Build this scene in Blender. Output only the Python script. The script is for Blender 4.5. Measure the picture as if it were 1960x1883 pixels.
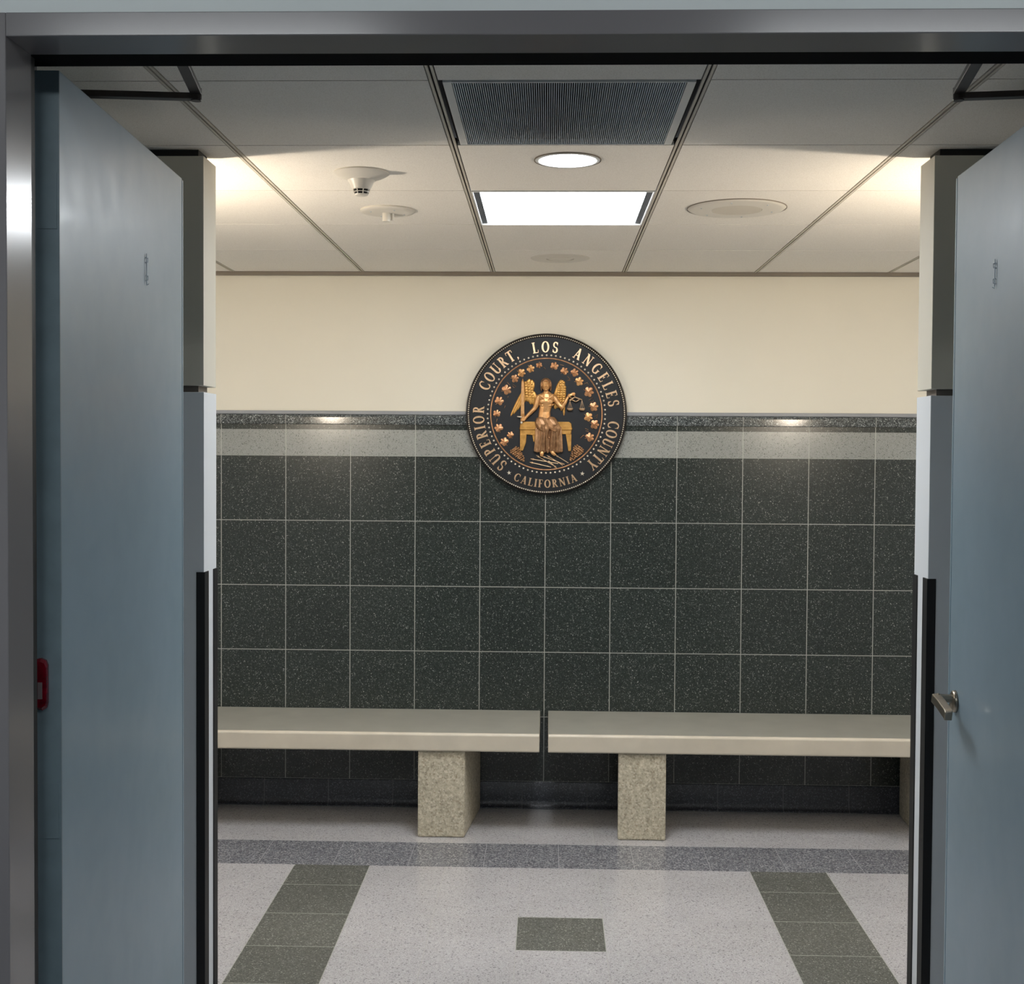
import bpy, bmesh, math, random
from mathutils import Vector, Matrix
random.seed(7)
PI = math.pi
sc = bpy.context.scene
for o in list(bpy.data.objects): bpy.data.objects.remove(o)

# ------------------------------------------------------------------ camera, world, exposure
FPX, SX, SY = 2445.9, -4.2, -13.1
YAW, PITCH, ROLL = .03028, -.02784, .00619
EYE = 1.680
cy, sy, cp, sp, cr, sr = math.cos(YAW), math.sin(YAW), math.cos(PITCH), math.sin(PITCH), math.cos(ROLL), math.sin(ROLL)
fwd = Vector((-sy*cp, cy*cp, sp)); r0 = Vector((cy, sy, 0)); u0 = r0.cross(fwd)
rt = cr*r0 + sr*u0; up = -sr*r0 + cr*u0
cd = bpy.data.cameras.new('camera'); cam = bpy.data.objects.new('camera', cd); sc.collection.objects.link(cam)
cam.matrix_world = Matrix((( rt.x, up.x, -fwd.x, 0), (rt.y, up.y, -fwd.y, 0), (rt.z, up.z, -fwd.z, EYE), (0, 0, 0, 1)))
cd.sensor_fit = 'HORIZONTAL'; cd.sensor_width = 36; cd.lens = 36*FPX/1960
cd.shift_x = -SX/1960; cd.shift_y = SY/1960
cd.clip_start = .05
sc.camera = cam
w = bpy.data.worlds.new('world'); sc.world = w; w.use_nodes = True
w.node_tree.nodes['Background'].inputs[0].default_value = (.6, .7, .8, 1)
w.node_tree.nodes['Background'].inputs[1].default_value = .02
vs = sc.view_settings
vs.view_transform = 'Standard'; vs.look = 'None'; vs.gamma = 1; vs.use_curve_mapping = False
vs.exposure = 0.64
PANEL_E, DOWN_E, LOBBY_E, SCONCE_W, CORR_E = 20.0, 34.0, 18.0, 17.0, 17.0

# ------------------------------------------------------------------ materials
def srgb(r, g, b):
    f = lambda c: (c/255/12.92) if c/255 <= .04045 else ((c/255+.055)/1.055)**2.4
    return (f(r), f(g), f(b), 1)
class M:
    def __init__(s, name, col=(.5, .5, .5, 1), rough=.5, metal=0, coat=0, spec=.5):
        s.m = bpy.data.materials.new(name); s.m.use_nodes = True
        s.nt = s.m.node_tree; s.b = s.nt.nodes['Principled BSDF']
        s.b.inputs['Base Color'].default_value = col; s.b.inputs['Roughness'].default_value = rough
        s.b.inputs['Metallic'].default_value = metal; s.b.inputs['Coat Weight'].default_value = coat
        s.b.inputs['Specular IOR Level'].default_value = spec
        s.b.inputs['Coat Roughness'].default_value = .12
    def n(s, t, **k):
        nd = s.nt.nodes.new(t)
        for a, v in k.items(): setattr(nd, a, v)
        return nd
    def l(s, a, b): s.nt.links.new(a, b)
    def coord(s):
        if not hasattr(s, '_c'): s._c = s.n('ShaderNodeTexCoord').outputs['Object']
        return s._c
    def math(s, op, a, b=0.0):
        nd = s.n('ShaderNodeMath', operation=op)
        for i, v in enumerate((a, b)):
            if isinstance(v, (int, float)): nd.inputs[i].default_value = v
            else: s.l(v, nd.inputs[i])
        return nd.outputs[0]
    def mix(s, fac, a, b, mode='MIX'):
        nd = s.n('ShaderNodeMix', data_type='RGBA', blend_type=mode)
        for i, v in ((0, fac), (6, a), (7, b)):
            if isinstance(v, (int, float, tuple)): nd.inputs[i].default_value = v
            else: s.l(v, nd.inputs[i])
        return nd.outputs[2]
    def ramp(s, v, stops, interp='LINEAR'):
        nd = s.n('ShaderNodeValToRGB'); cr_ = nd.color_ramp; cr_.interpolation = interp
        while len(cr_.elements) < len(stops): cr_.elements.new(.5)
        for e, (p, c) in zip(cr_.elements, stops): e.position = p; e.color = c
        s.l(v, nd.inputs[0]); return nd.outputs[0]
    def noise(s, scale, detail=3, rough=.5):
        nd = s.n('ShaderNodeTexNoise'); nd.inputs['Scale'].default_value = scale
        nd.inputs['Detail'].default_value = detail; nd.inputs['Roughness'].default_value = rough
        s.l(s.coord(), nd.inputs['Vector']); return nd.outputs[0]
    def voro(s, scale, out='Color'):
        nd = s.n('ShaderNodeTexVoronoi'); nd.inputs['Scale'].default_value = scale
        s.l(s.coord(), nd.inputs['Vector']); return nd.outputs[out]
    def bump(s, h, strength=.2, dist=.002):
        nd = s.n('ShaderNodeBump'); nd.inputs['Strength'].default_value = strength; nd.inputs['Distance'].default_value = dist
        s.l(h, nd.inputs['Height']); s.l(nd.outputs[0], s.b.inputs['Normal'])
    def base(s, v): s.l(v, s.b.inputs['Base Color'])

def plain(name, col, rough=.5, metal=0, coat=0, var=.06, scale=6, spec=.5):
    m = M(name, col, rough, metal, coat, spec)
    d = tuple(c*(1-var) for c in col[:3])+(1,); h = tuple(min(1, c*(1+var)) for c in col[:3])+(1,)
    m.base(m.ramp(m.noise(scale, 4), [(.3, d), (.7, h)]))
    return m.m

def terrazzo(name, base, chips, scale, rough, grout=None, gx=None, gz=None, axes=(0, 2), tilevar=.08, gw=.0035, spec=.5):
    """chips: list of (position 0..1, colour) over random cell value; optional grid joints"""
    m = M(name, base, rough, spec=spec)
    sep = m.n('ShaderNodeSeparateColor'); m.l(m.voro(scale), sep.inputs[0])
    c = m.ramp(sep.outputs[0], chips, 'CONSTANT')
    sep2 = m.n('ShaderNodeSeparateColor'); m.l(m.voro(scale*2.3), sep2.inputs[0])
    fine = m.ramp(sep2.outputs[1], [(0, (.82, .82, .82, 1)), (.5, (1, 1, 1, 1)), (.8, (1.12, 1.12, 1.12, 1))], 'CONSTANT')
    c = m.mix(1.0, c, fine, 'MULTIPLY')
    big = m.ramp(m.noise(2.2, 3), [(.3, (.93, .93, .93, 1)), (.7, (1.06, 1.06, 1.06, 1))])
    c = m.mix(1.0, c, big, 'MULTIPLY')
    if grout:
        sx = m.n('ShaderNodeSeparateXYZ'); m.l(m.coord(), sx.inputs[0])
        idx = []; mask = None
        for ax, g in ((axes[0], gx), (axes[1], gz)):
            if g is None: continue
            off, T = g
            t = m.math('DIVIDE', m.math('SUBTRACT', sx.outputs[ax], off), T)
            fl = m.math('FLOOR', t); idx.append(fl)
            fr = m.math('SUBTRACT', t, fl)
            d = m.math('ABSOLUTE', m.math('SUBTRACT', fr, .5))
            mk = m.math('GREATER_THAN', d, .5-gw/2/T)
            mask = mk if mask is None else m.math('MAXIMUM', mask, mk)
        cv = m.n('ShaderNodeCombineXYZ')
        for i, f in enumerate(idx): m.l(f, cv.inputs[i])
        wn = m.n('ShaderNodeTexWhiteNoise'); m.l(cv.outputs[0], wn.inputs['Vector'])
        tv = m.ramp(wn.outputs['Value'], [(0, (1-tilevar,)*3+(1,)), (1, (1+tilevar,)*3+(1,))])
        c = m.mix(1.0, c, tv, 'MULTIPLY')
        c = m.mix(mask, c, grout)
        rm = m.math('MULTIPLY', mask, .4); rm = m.math('ADD', rm, rough); m.l(rm, m.b.inputs['Roughness'])
        m.bump(m.math('SUBTRACT', 1.0, mask), .35, .001)
    m.base(c); return m.m

T = .3048; XJ = -.0137; XF = .0527
G_TILE = terrazzo('green_terrazzo_wall_tile', srgb(62, 68, 64),
    [(0, srgb(37, 42, 40)), (.45, srgb(48, 54, 51)), (.8, srgb(62, 69, 65)), (.945, srgb(104, 109, 105)), (.985, srgb(150, 153, 147))],
    330, .24, srgb(150, 152, 145), (XJ, T), (1.342, T))
LG_TILE = terrazzo('light_grey_wall_border', srgb(140, 142, 138),
    [(0, srgb(146, 148, 144)), (.12, srgb(154, 156, 152)), (.9, srgb(130, 132, 128)), (.96, srgb(96, 98, 96))], 300, .2, srgb(172, 172, 166), (XJ, T), None)
SP_TILE = terrazzo('speckled_dark_trim_tile', srgb(90, 95, 96),
    [(0, srgb(52, 56, 57)), (.4, srgb(86, 91, 92)), (.7, srgb(120, 126, 127)), (.93, srgb(180, 185, 185))], 300, .09, srgb(140, 142, 138), (XJ, T), None)
BASE_TILE = terrazzo('blue_black_speckled_base_tile', srgb(50, 52, 58),
    [(0, srgb(34, 36, 44)), (.5, srgb(54, 57, 64)), (.9, srgb(96, 98, 104))], 260, .4, srgb(96, 98, 100), (XJ-.1, T), None)
F_LIGHT = terrazzo('light_floor_tile', srgb(150, 148, 144),
    [(0, srgb(177, 174, 176)), (.25, srgb(183, 181, 183)), (.86, srgb(167, 165, 167)), (.955, srgb(139, 137, 139))], 210, .2, srgb(150, 148, 145), (XF-T/2, T), (4.245, T), (0, 1), .025, .0022)
F_GREEN = terrazzo('green_floor_tile', srgb(90, 94, 86),
    [(0, srgb(88, 89, 84)), (.3, srgb(101, 102, 97)), (.8, srgb(117, 118, 112)), (.96, srgb(150, 151, 143))], 260, .22, srgb(136, 139, 130), (XF-T/2, T), (4.245, T), (0, 1), .05, .0035)
F_GREY = terrazzo('speckled_blue_grey_floor_tile', srgb(110, 110, 115),
    [(0, srgb(96, 97, 103)), (.3, srgb(120, 121, 128)), (.6, srgb(140, 141, 146)), (.88, srgb(168, 168, 170))], 200, .22, srgb(138, 138, 142), (XF, T), None, (0, 1), .06, .002)
CONC = plain('smooth_cast_concrete', srgb(196, 188, 172), .34, 0, 0, .07, 9)
def agg():
    m = M('exposed_aggregate_concrete', srgb(170, 163, 145), .8)
    sep = m.n('ShaderNodeSeparateColor'); m.l(m.voro(150), sep.inputs[0])
    c = m.ramp(sep.outputs[0], [(0, srgb(128, 120, 104)), (.09, srgb(166, 158, 138)), (.42, srgb(184, 176, 156)), (.76, srgb(206, 199, 180)), (.93, srgb(140, 124, 102))], 'CONSTANT')
    c = m.mix(.5, c, m.ramp(m.noise(60, 3), [(.35, srgb(150, 142, 124)), (.65, srgb(196, 189, 170))]))
    m.base(c); m.bump(m.voro(150, 'Distance'), .35, .002); return m.m
AGG = agg()
SEATC = plain('grey_concrete_seat_face', srgb(156, 154, 144), .3, 0, 0, .07, 9)  # top face of the slab, darker and greyer than its front
CREAM = plain('cream_wall_paint', srgb(222, 217, 202), .55, 0, 0, .015, 3)
WHITEP = plain('cool_white_wall_paint', srgb(208, 213, 218), .5, 0, 0, .015, 3)
WARMP = plain('warm_white_wall_paint', srgb(200, 196, 183), .55, 0, 0, .015, 3)
LOBBYP = plain('lobby_grey_white_paint', srgb(222, 228, 229), .6, 0, 0, .02, 3)
FRAMEP = plain('grey_semigloss_frame_enamel', srgb(116, 113, 115), .22, 0, .2, .03, 3)
def doorm():
    m = M('blue_grey_door_enamel', srgb(128, 142, 152), .3, 0, .12)
    m.base(m.ramp(m.noise(2.5, 3), [(.3, srgb(124, 144, 156)), (.7, srgb(132, 151, 164))]))
    m.l(m.ramp(m.noise(14, 4), [(.2, (.38,)*3+(1,)), (.8, (.48,)*3+(1,))]), m.b.inputs['Roughness'])
    return m.m
DOORM = doorm()
DOORE = plain('teal_grey_door_edge_enamel', srgb(108, 124, 132), .4, 0, 0, .1, 20)
BLACK = plain('black_rubber', srgb(14, 16, 20), .55, 0, 0, .1, 20)
BLACKM = plain('black_painted_track', srgb(4, 4, 6), .9, 0, 0, .1, 20, .1)
BRONZEARM = plain('dark_bronze_arm', srgb(58, 50, 46), .4, .4, 0, .1, 30)
REVEAL = plain('dark_reveal_metal', srgb(104, 98, 92), .5, .2, 0, .05, 8)
REVEALD = plain('reveal_black_gap', srgb(26, 27, 30), .6, 0, 0, .05, 8)
TRIMM = plain('taupe_wall_angle_shadow_ring', srgb(122, 113, 102), .45, .1, 0, .08, 5)
TEE = plain('light_ceiling_tee', srgb(196, 190, 178), .5, 0, 0, .03, 5)
PLEN = plain('dark_plenum', srgb(34, 33, 32), .9, 0, 0, .05, 5)
def ctile():
    m = M('mineral_fibre_ceiling_tile', srgb(214, 208, 196), .85)
    c = m.ramp(m.noise(420, 2), [(.3, srgb(214, 209, 199)), (.5, srgb(234, 230, 222)), (.8, srgb(238, 235, 228))])
    sx = m.n('ShaderNodeSeparateXYZ'); m.l(m.coord(), sx.inputs[0])
    cv = m.n('ShaderNodeCombineXYZ')
    m.l(m.math('FLOOR', m.math('DIVIDE', m.math('SUBTRACT', sx.outputs[0], -.265), .6096)), cv.inputs[0])
    m.l(m.math('FLOOR', m.math('DIVIDE', m.math('SUBTRACT', sx.outputs[1], 2.881), .6096)), cv.inputs[1])
    wn = m.n('ShaderNodeTexWhiteNoise'); m.l(cv.outputs[0], wn.inputs['Vector'])
    c = m.mix(1.0, c, m.ramp(wn.outputs['Value'], [(0, (.96,)*3+(1,)), (1, (1.0,)*3+(1,))]), 'MULTIPLY')
    m.base(c); m.bump(m.noise(420, 2), .25, .001); return m.m
CTILE = ctile()
WHITEPL = plain('white_plastic', srgb(206, 202, 193), .4, 0, 0, .02, 10)
WHITEMET = plain('white_enamelled_metal', srgb(210, 212, 212), .35, 0, 0, .02, 10)
SLAT = plain('grey_vent_slat', srgb(178, 188, 198), .45, 0, 0, .05, 10)
DARK = plain('dark_opening', srgb(16, 17, 19), .8, 0, 0, .05, 10)
CHROME = plain('brushed_nickel', srgb(150, 142, 130), .28, .9, 0, .05, 30)
def redm():
    m = M('red_translucent_plastic', srgb(90, 8, 24), .18, 0, .4); m.base(m.ramp(m.noise(70, 2), [(.3, srgb(74, 6, 18)), (.7, srgb(116, 10, 30))])); return m.m
REDM = redm()
PALE = plain('pale_insert', srgb(120, 108, 108), .4)
def bronze(name, a, b, metal=.75, rough=.36, scale=60):
    m = M(name, a, rough, metal); m.base(m.ramp(m.noise(scale, 3), [(.3, a), (.7, b)])); m.bump(m.noise(220, 3), .12, .001); return m.m
B_GOLD = bronze('golden_bronze', srgb(186, 136, 84), srgb(220, 170, 116), .6)
B_SEAT = bronze('yellow_bronze', srgb(182, 134, 66), srgb(214, 164, 92), .6)
B_COPPER = bronze('copper_bronze', srgb(160, 114, 80), srgb(200, 150, 108), .65)
B_BROWN = bronze('brown_bronze', srgb(140, 104, 72), srgb(186, 144, 106), .6)
B_LETTER = bronze('pale_bronze_lettering', srgb(212, 176, 138), srgb(232, 200, 164), .7, .32)
B_BEAD = bronze('bright_bronze_beads', srgb(220, 206, 186), srgb(240, 230, 212), .25, .25)
B_DARK = plain('patinated_dark_bronze_field', srgb(21, 24, 29), .5, .3, 0, .12, 20)
B_RIM = plain('dark_bronze_rim', srgb(40, 35, 31), .34, .6, 0, .12, 20)
def emis(name, col, st):
    m = M(name, (0, 0, 0, 1), .5); m.b.inputs['Emission Color'].default_value = col; m.b.inputs['Emission Strength'].default_value = st; return m.m
PANEL = emis('lit_panel_diffuser', (.93, .97, 1, 1), PANEL_E)
DOWNM = emis('lit_downlight_lens', (.95, .98, 1, 1), DOWN_E)
LOBBYL = emis('lit_lobby_diffuser', (.94, .98, 1, 1), LOBBY_E)
BOWL = emis('lit_sconce_glass', (1, .86, .68, 1), 22.0)

# ------------------------------------------------------------------ mesh helpers
def new(): return bmesh.new()
def box(bm, x0, x1, y0, y1, z0, z1, mat=0):
    v = [bm.verts.new((x, y, z)) for x in (x0, x1) for y in (y0, y1) for z in (z0, z1)]
    for f in ((0, 1, 3, 2), (4, 6, 7, 5), (0, 4, 5, 1), (2, 3, 7, 6), (0, 2, 6, 4), (1, 5, 7, 3)):
        fc = bm.faces.new([v[i] for i in f]); fc.material_index = mat
    return v
def frame_of(d):
    d = d.normalized(); a = Vector((0, 0, 1)) if abs(d.z) < .9 else Vector((1, 0, 0))
    x = d.cross(a).normalized(); return x, d.cross(x).normalized()
def tube(bm, pts, rs, n=12, cap=True, flat=1.0):
    pts = [Vector(p) for p in pts]; rings = []
    if isinstance(rs, (int, float)): rs = [rs]*len(pts)
    for i, p in enumerate(pts):
        d = (pts[min(i+1, len(pts)-1)]-pts[max(i-1, 0)])
        x, y = frame_of(d)
        rings.append([bm.verts.new(p+(x*math.cos(2*PI*k/n)+y*math.sin(2*PI*k/n))*rs[i]) for k in range(n)])
    for a, b in zip(rings, rings[1:]):
        for k in range(n): bm.faces.new((a[k], a[(k+1) % n], b[(k+1) % n], b[k]))
    if cap: bm.faces.new(rings[0][::-1]); bm.faces.new(rings[-1])
def lathe(bm, prof, n=48, axis='z', c=(0, 0, 0), close=False):
    """prof: list of (radius, height) revolved about axis"""
    rings = []
    for r, h in prof:
        ring = []
        for k in range(n):
            a = 2*PI*k/n; p = (r*math.cos(a), r*math.sin(a), h)
            if axis == 'y': p = (p[0], h, p[1])
            if axis == 'x': p = (h, p[0], p[1])
            ring.append(bm.verts.new((p[0]+c[0], p[1]+c[1], p[2]+c[2])))
        rings.append(ring)
    prs = list(zip(rings, rings[1:]))
    if close: prs.append((rings[-1], rings[0]))
    for a, b in prs:
        for k in range(n): bm.faces.new((a[k], a[(k+1) % n], b[(k+1) % n], b[k]))
    if not close:
        if prof[0][0] > 1e-6: bm.faces.new(rings[0][::-1])
        if prof[-1][0] > 1e-6: bm.faces.new(rings[-1])
def prism(bm, poly, y0, y1, bev=0):
    """polygon in x,z extruded between y0 (front) and y1 (back); optional chamfer at the front"""
    if bev:
        cx = sum(p[0] for p in poly)/len(poly); cz = sum(p[1] for p in poly)/len(poly)
        f = [bm.verts.new((cx+(x-cx)*(1-bev), y0, cz+(z-cz)*(1-bev))) for x, z in poly]
        m = [bm.verts.new((x, y0+(y1-y0)*.45, z)) for x, z in poly]
    else:
        f = [bm.verts.new((x, y0, z)) for x, z in poly]; m = None
    b = [bm.verts.new((x, y1, z)) for x, z in poly]
    n = len(poly)
    bm.faces.new(f); bm.faces.new(b[::-1])
    lay = [f, m, b] if m else [f, b]
    for a, c in zip(lay, lay[1:]):
        for i in range(n): bm.faces.new((a[i], a[(i+1) % n], c[(i+1) % n], c[i]))
def ell(bm, c, r, rot=0, seg=12):
    n = max(4, seg//2+1); c = Vector(c); cr_, sr_ = math.cos(rot), math.sin(rot)
    def pt(x, y, z): x, y, z = x*r[0], y*r[1], z*r[2]; return bm.verts.new((c.x+x*cr_+z*sr_, c.y+y, c.z-x*sr_+z*cr_))
    t, b = pt(0, 0, 1), pt(0, 0, -1); rings = []
    for i in range(1, n):
        p = PI*i/n; rings.append([pt(math.sin(p)*math.cos(2*PI*k/seg), math.sin(p)*math.sin(2*PI*k/seg), math.cos(p)) for k in range(seg)])
    nf = bm.faces.new
    for k in range(seg):
        j = (k+1) % seg; nf((t, rings[0][k], rings[0][j])); nf((b, rings[-1][j], rings[-1][k]))
        for a_, b_ in zip(rings, rings[1:]): nf((a_[k], b_[k], b_[j], a_[j]))
def obj(name, bm, mats, parent=None, smooth=False, bevel=0, loc=(0, 0, 0), **props):
    bmesh.ops.recalc_face_normals(bm, faces=bm.faces)
    me = bpy.data.meshes.new(name); bm.to_mesh(me); bm.free()
    for m in (mats if isinstance(mats, (list, tuple)) else [mats]): me.materials.append(m)
    o = bpy.data.objects.new(name, me); sc.collection.objects.link(o)
    o.location = loc
    if parent: o.parent = parent
    if smooth:
        for p in me.polygons: p.use_smooth = True
    if bevel:
        b = o.modifiers.new('bevel', 'BEVEL'); b.width = bevel; b.segments = 2; b.limit_method = 'ANGLE'; b.angle_limit = .6
    for k, v in props.items(): o[k] = v
    return o
def thing(name, label, cat, loc=(0, 0, 0), group=None):
    o = bpy.data.objects.new(name, None); sc.collection.objects.link(o); o.location = loc; o.empty_display_size = .05
    o['label'] = label; o['category'] = cat
    if group: o['group'] = group
    return o
def S(o): o['kind'] = 'structure'; return o
def autosmooth(o, ang=.7):
    for p in o.data.polygons: p.use_smooth = True
    o.data.set_sharp_from_angle(angle=ang)
    return o

# ------------------------------------------------------------------ setting: corridor, alcove, lobby
D = 5.975; CEIL = 2.5056; XL, XR = -.957, 1.040; YW0, YW1 = 3.52, 3.65; SIDE = 4.2
JL, JR = -.900, .981                                              # door frame inner faces
LZ = 2.80; LX0, LX1, LY0 = -2.4, 2.5, -3.4                       # lobby

# floor: one mesh, every material its own coplanar strip (pattern)
bm = new()
def fq(x0, x1, y0, y1, mat):
    f = bm.faces.new([bm.verts.new(p) for p in ((x0, y0, 0), (x1, y0, 0), (x1, y1, 0), (x0, y1, 0))]); f.material_index = mat
B0, B1 = 5.09, 5.40
fq(-SIDE, SIDE, B1, D+.02, 0); fq(-SIDE, SIDE, B0, B1, 2)
gl0, gl1, gr0, gr1 = XF-3.5*T, XF-2.5*T, XF+2.5*T, XF+3.5*T
cx0, cx1, cy0, cy1 = XF-T/2, XF+T/2, 4.245, 4.245+T
fq(-SIDE, gl0, YW0, B0, 0); fq(gr1, SIDE, YW0, B0, 0)
fq(gl0, gl1, YW0, B0, 1); fq(gr0, gr1, YW0, B0, 1)
fq(gl1, cx0, YW0, B0, 0); fq(cx1, gr0, YW0, B0, 0)
fq(cx0, cx1, YW0, cy0, 0); fq(cx0, cx1, cy0, cy1, 1); fq(cx0, cx1, cy1, B0, 0)
fq(-SIDE, SIDE, 2.2, YW0, 0); fq(-SIDE, SIDE, LY0, 2.2, 3)
S(obj('floor', bm, [F_LIGHT, F_GREEN, F_GREY, plain('blue_grey_low_bounce_lobby_floor', srgb(84, 92, 102), .95, 0, 0, .15, 90)]))  # unseen lobby carpet is made up, kept dark to cut bounced light

# back wall (cream above the tiled dado)
bm = new(); box(bm, -SIDE, SIDE, D, D+.12, 0, 2.62)
wb = S(obj('wall_back', bm, CREAM))
bm = new(); box(bm, -SIDE, SIDE, D-.012, D, .123, 1.6468)
S(obj('trim_1', bm, G_TILE)); bpy.data.objects['trim_1']['label'] = 'dark green speckled tile dado of the back wall'
bm = new(); box(bm, -SIDE, SIDE, D-.012, D, 1.6468, 1.769)
S(obj('trim_2', bm, LG_TILE)); bpy.data.objects['trim_2']['label'] = 'light grey terrazzo border band above the dark tiles'
# bullnose trim tile
bm = new()
prof = [(D, 1.769), (D-.012, 1.769), (D-.012, 1.793), (D-.020, 1.7935), (D-.022, 1.796), (D-.022, 1.826)]
for k in range(1, 7): a = k/6*PI/2*.9; prof.append((D-.022+.012*(1-math.cos(a)), 1.826+.012*math.sin(a)))
prof += [(D-.008, 1.8395), (D, 1.8395)]
vs_ = [[bm.verts.new((x, y, z)) for y, z in prof] for x in (-SIDE, SIDE)]
for i in range(len(prof)):
    j = (i+1) % len(prof); f = bm.faces.new((vs_[0][i], vs_[0][j], vs_[1][j], vs_[1][i])); f.smooth = i > 4 and i < 12
    f.material_index = 1 if i == 1 else 0
S(obj('trim_3', bm, [SP_TILE, G_TILE])); bpy.data.objects['trim_3']['label'] = 'speckled grey bullnose tile capping the dado'
bm = new(); box(bm, -SIDE, SIDE, D-.010, D, 1.8395, 1.857)
S(obj('trim_4', bm, plain('grey_cap_strip', srgb(140, 143, 148), .4), bevel=.003)); bpy.data.objects['trim_4']['label'] = 'plain grey strip along the top of the dado'
bm = new()
prof = [(D, 0), (D-.040, 0), (D-.030, .004), (D-.020, .016), (D-.014, .035), (D-.013, .119), (D-.010, .1225), (D, .1225)]
vs_ = [[bm.verts.new((x, y, z)) for y, z in prof] for x in (-SIDE, SIDE)]
for i in range(len(prof)):
    j = (i+1) % len(prof); f = bm.faces.new((vs_[0][i], vs_[0][j], vs_[1][j], vs_[1][i])); f.smooth = 0 < i < 5
S(obj('baseboard_back', bm, BASE_TILE))
bm = new(); box(bm, -SIDE, SIDE, D-.018, D, 2.487, CEIL); S(obj('trim_5', bm, TRIMM, bevel=.002))
bpy.data.objects['trim_5']['label'] = 'taupe wall angle where ceiling meets back wall'

# corridor end walls and corridor near walls with the wall ends on both sides of the alcove
bm = new(); box(bm, -SIDE-.12, -SIDE, YW0, D, 0, 2.62); S(obj('wall_left_end', bm, CREAM))
bm = new(); box(bm, SIDE, SIDE+.12, YW0, D, 0, 2.62); S(obj('wall_right_end', bm, CREAM))
R = .020
def wall_end(side, name):
    s = -1 if side == 'left' else 1
    xe = XL if side == 'left' else XR
    def bx(bm_, xin, xout, *a, **k):
        x0, x1 = sorted((xin, xout)); box(bm_, x0, x1, *a, **k)
    xa = -1.45 if s < 0 else 1.60                                                    # alcove side plane
    bm = new(); bx(bm, xe, s*SIDE, YW0, YW1, 1.852, 2.484, mat=0); S(obj(name, bm, WARMP, bevel=.0015))
    bm = new(); bx(bm, xe-s*.001, s*SIDE, YW0-.001, YW1+.001, 0, 1.834); S(obj(name+'_lower', bm, WHITEP, bevel=.0015))
    bm = new(); bx(bm, xe+s*R, s*SIDE, YW0+R, YW1-R, 1.834, 1.852); bx(bm, xe+s*R, s*SIDE, YW0+R, YW1-R, 2.484, 2.54, mat=1)
    S(obj('trim_reveal', bm, [REVEAL, REVEALD]))
    # alcove side wall
    bm = new(); bx(bm, xa, xa+s*.12, 2.27, YW0, 0, 2.62); S(obj('wall_'+side+'_alcove', bm, LOBBYP))
wall_end('left', 'wall_left'); wall_end('right', 'wall_right')

# corner guards
def guard(xe, s, ynear, yfar, front, label):
    bm = new(); t = .003; x = xe-s*.001
    if front:
        poly = [(x-s*t, YW0-.001-t), (x+s*.021, YW0-.001-t), (x+s*.021, YW0-.0012), (x, YW0-.0012), (x, YW0+.038), (x-s*t, YW0+.038)]
    else:
        poly = [(x-s*t, YW1+.001+t), (x+s*.021, YW1+.001+t), (x+s*.021, YW1+.0012), (x, YW1+.0012), (x, YW1-.036), (x-s*t, YW1-.036)]
    a = [bm.verts.new((p[0], p[1], .002)) for p in poly]; b = [bm.verts.new((p[0], p[1], 1.334)) for p in poly]
    bm.faces.new(a); bm.faces.new(b[::-1])
    for i in range(6): bm.faces.new((a[i], a[(i+1) % 6], b[(i+1) % 6], b[i]))
    o = obj('corner_guard', bm, BLACK); o['label'] = label; o['category'] = 'corner guard'; o['group'] = 'black corner guards on the wall ends'
guard(XL, -1, 0, 0, True, 'black corner guard on the near edge of the left wall end, beside the left door')
guard(XL, -1, 0, 0, False, 'thin black corner guard on the far edge of the left wall end, beside the tiles')
guard(XR, 1, 0, 0, True, 'black corner guard on the near edge of the right wall end, beside the lever handle')
guard(XR, 1, 0, 0, False, 'thin black corner guard on the far edge of the right wall end, beside the bench')

# ceiling: tiles with open joints, tees, dark plenum
CX0, CY0, CP = -.265, 2.881, .6096
bm = new(); g = .0027; tw = .0085
ys = [2.16]+[CY0+CP*k for k in range(5)]+[D]
nx0, nx1 = -7, 7
for i in range(nx0, nx1):
    x0, x1 = CX0+CP*i+tw+.003, CX0+CP*(i+1)-tw-.003
    for j in range(len(ys)-1):
        y0, y1 = ys[j]+g, ys[j+1]-g
        if i == 0 and j in (1, 3): continue
        if j < 2 and (x1 < -1.6 or x0 > 1.7): continue
        box(bm, x0, x1, y0, y1, CEIL, CEIL+.012)
ceil = S(obj('ceiling', bm, CTILE))
bm = new()
for i in range(nx0, nx1+1):
    x = CX0+CP*i; y0 = 2.16 if -1.6 < x < 1.7 else YW1
    box(bm, x-tw, x-.0024, y0, D, CEIL-.0015, CEIL+.004); box(bm, x+.0024, x+tw, y0, D, CEIL-.0015, CEIL+.004)
obj('ceiling_grid', bm, TEE, ceil)
bm = new(); box(bm, -SIDE-.1, SIDE+.1, 2.16, D+.05, CEIL+.1, CEIL+.14); box(bm, -SIDE, SIDE, 2.16, D, CEIL+.013, CEIL+.014) if False else None
# plenum backing directly above the tiles except over the recessed fixtures
for x0, x1, y0, y1 in ((-SIDE, CX0, 2.16, D), (CX0+CP, SIDE, 2.16, D), (CX0, CX0+CP, 2.16, ys[1]), (CX0, CX0+CP, ys[2], ys[3]), (CX0, CX0+CP, ys[4], D)):
    box(bm, x0, x1, y0, y1, CEIL+.013, CEIL+.02)
obj('plenum', bm, PLEN, ceil)

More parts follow.
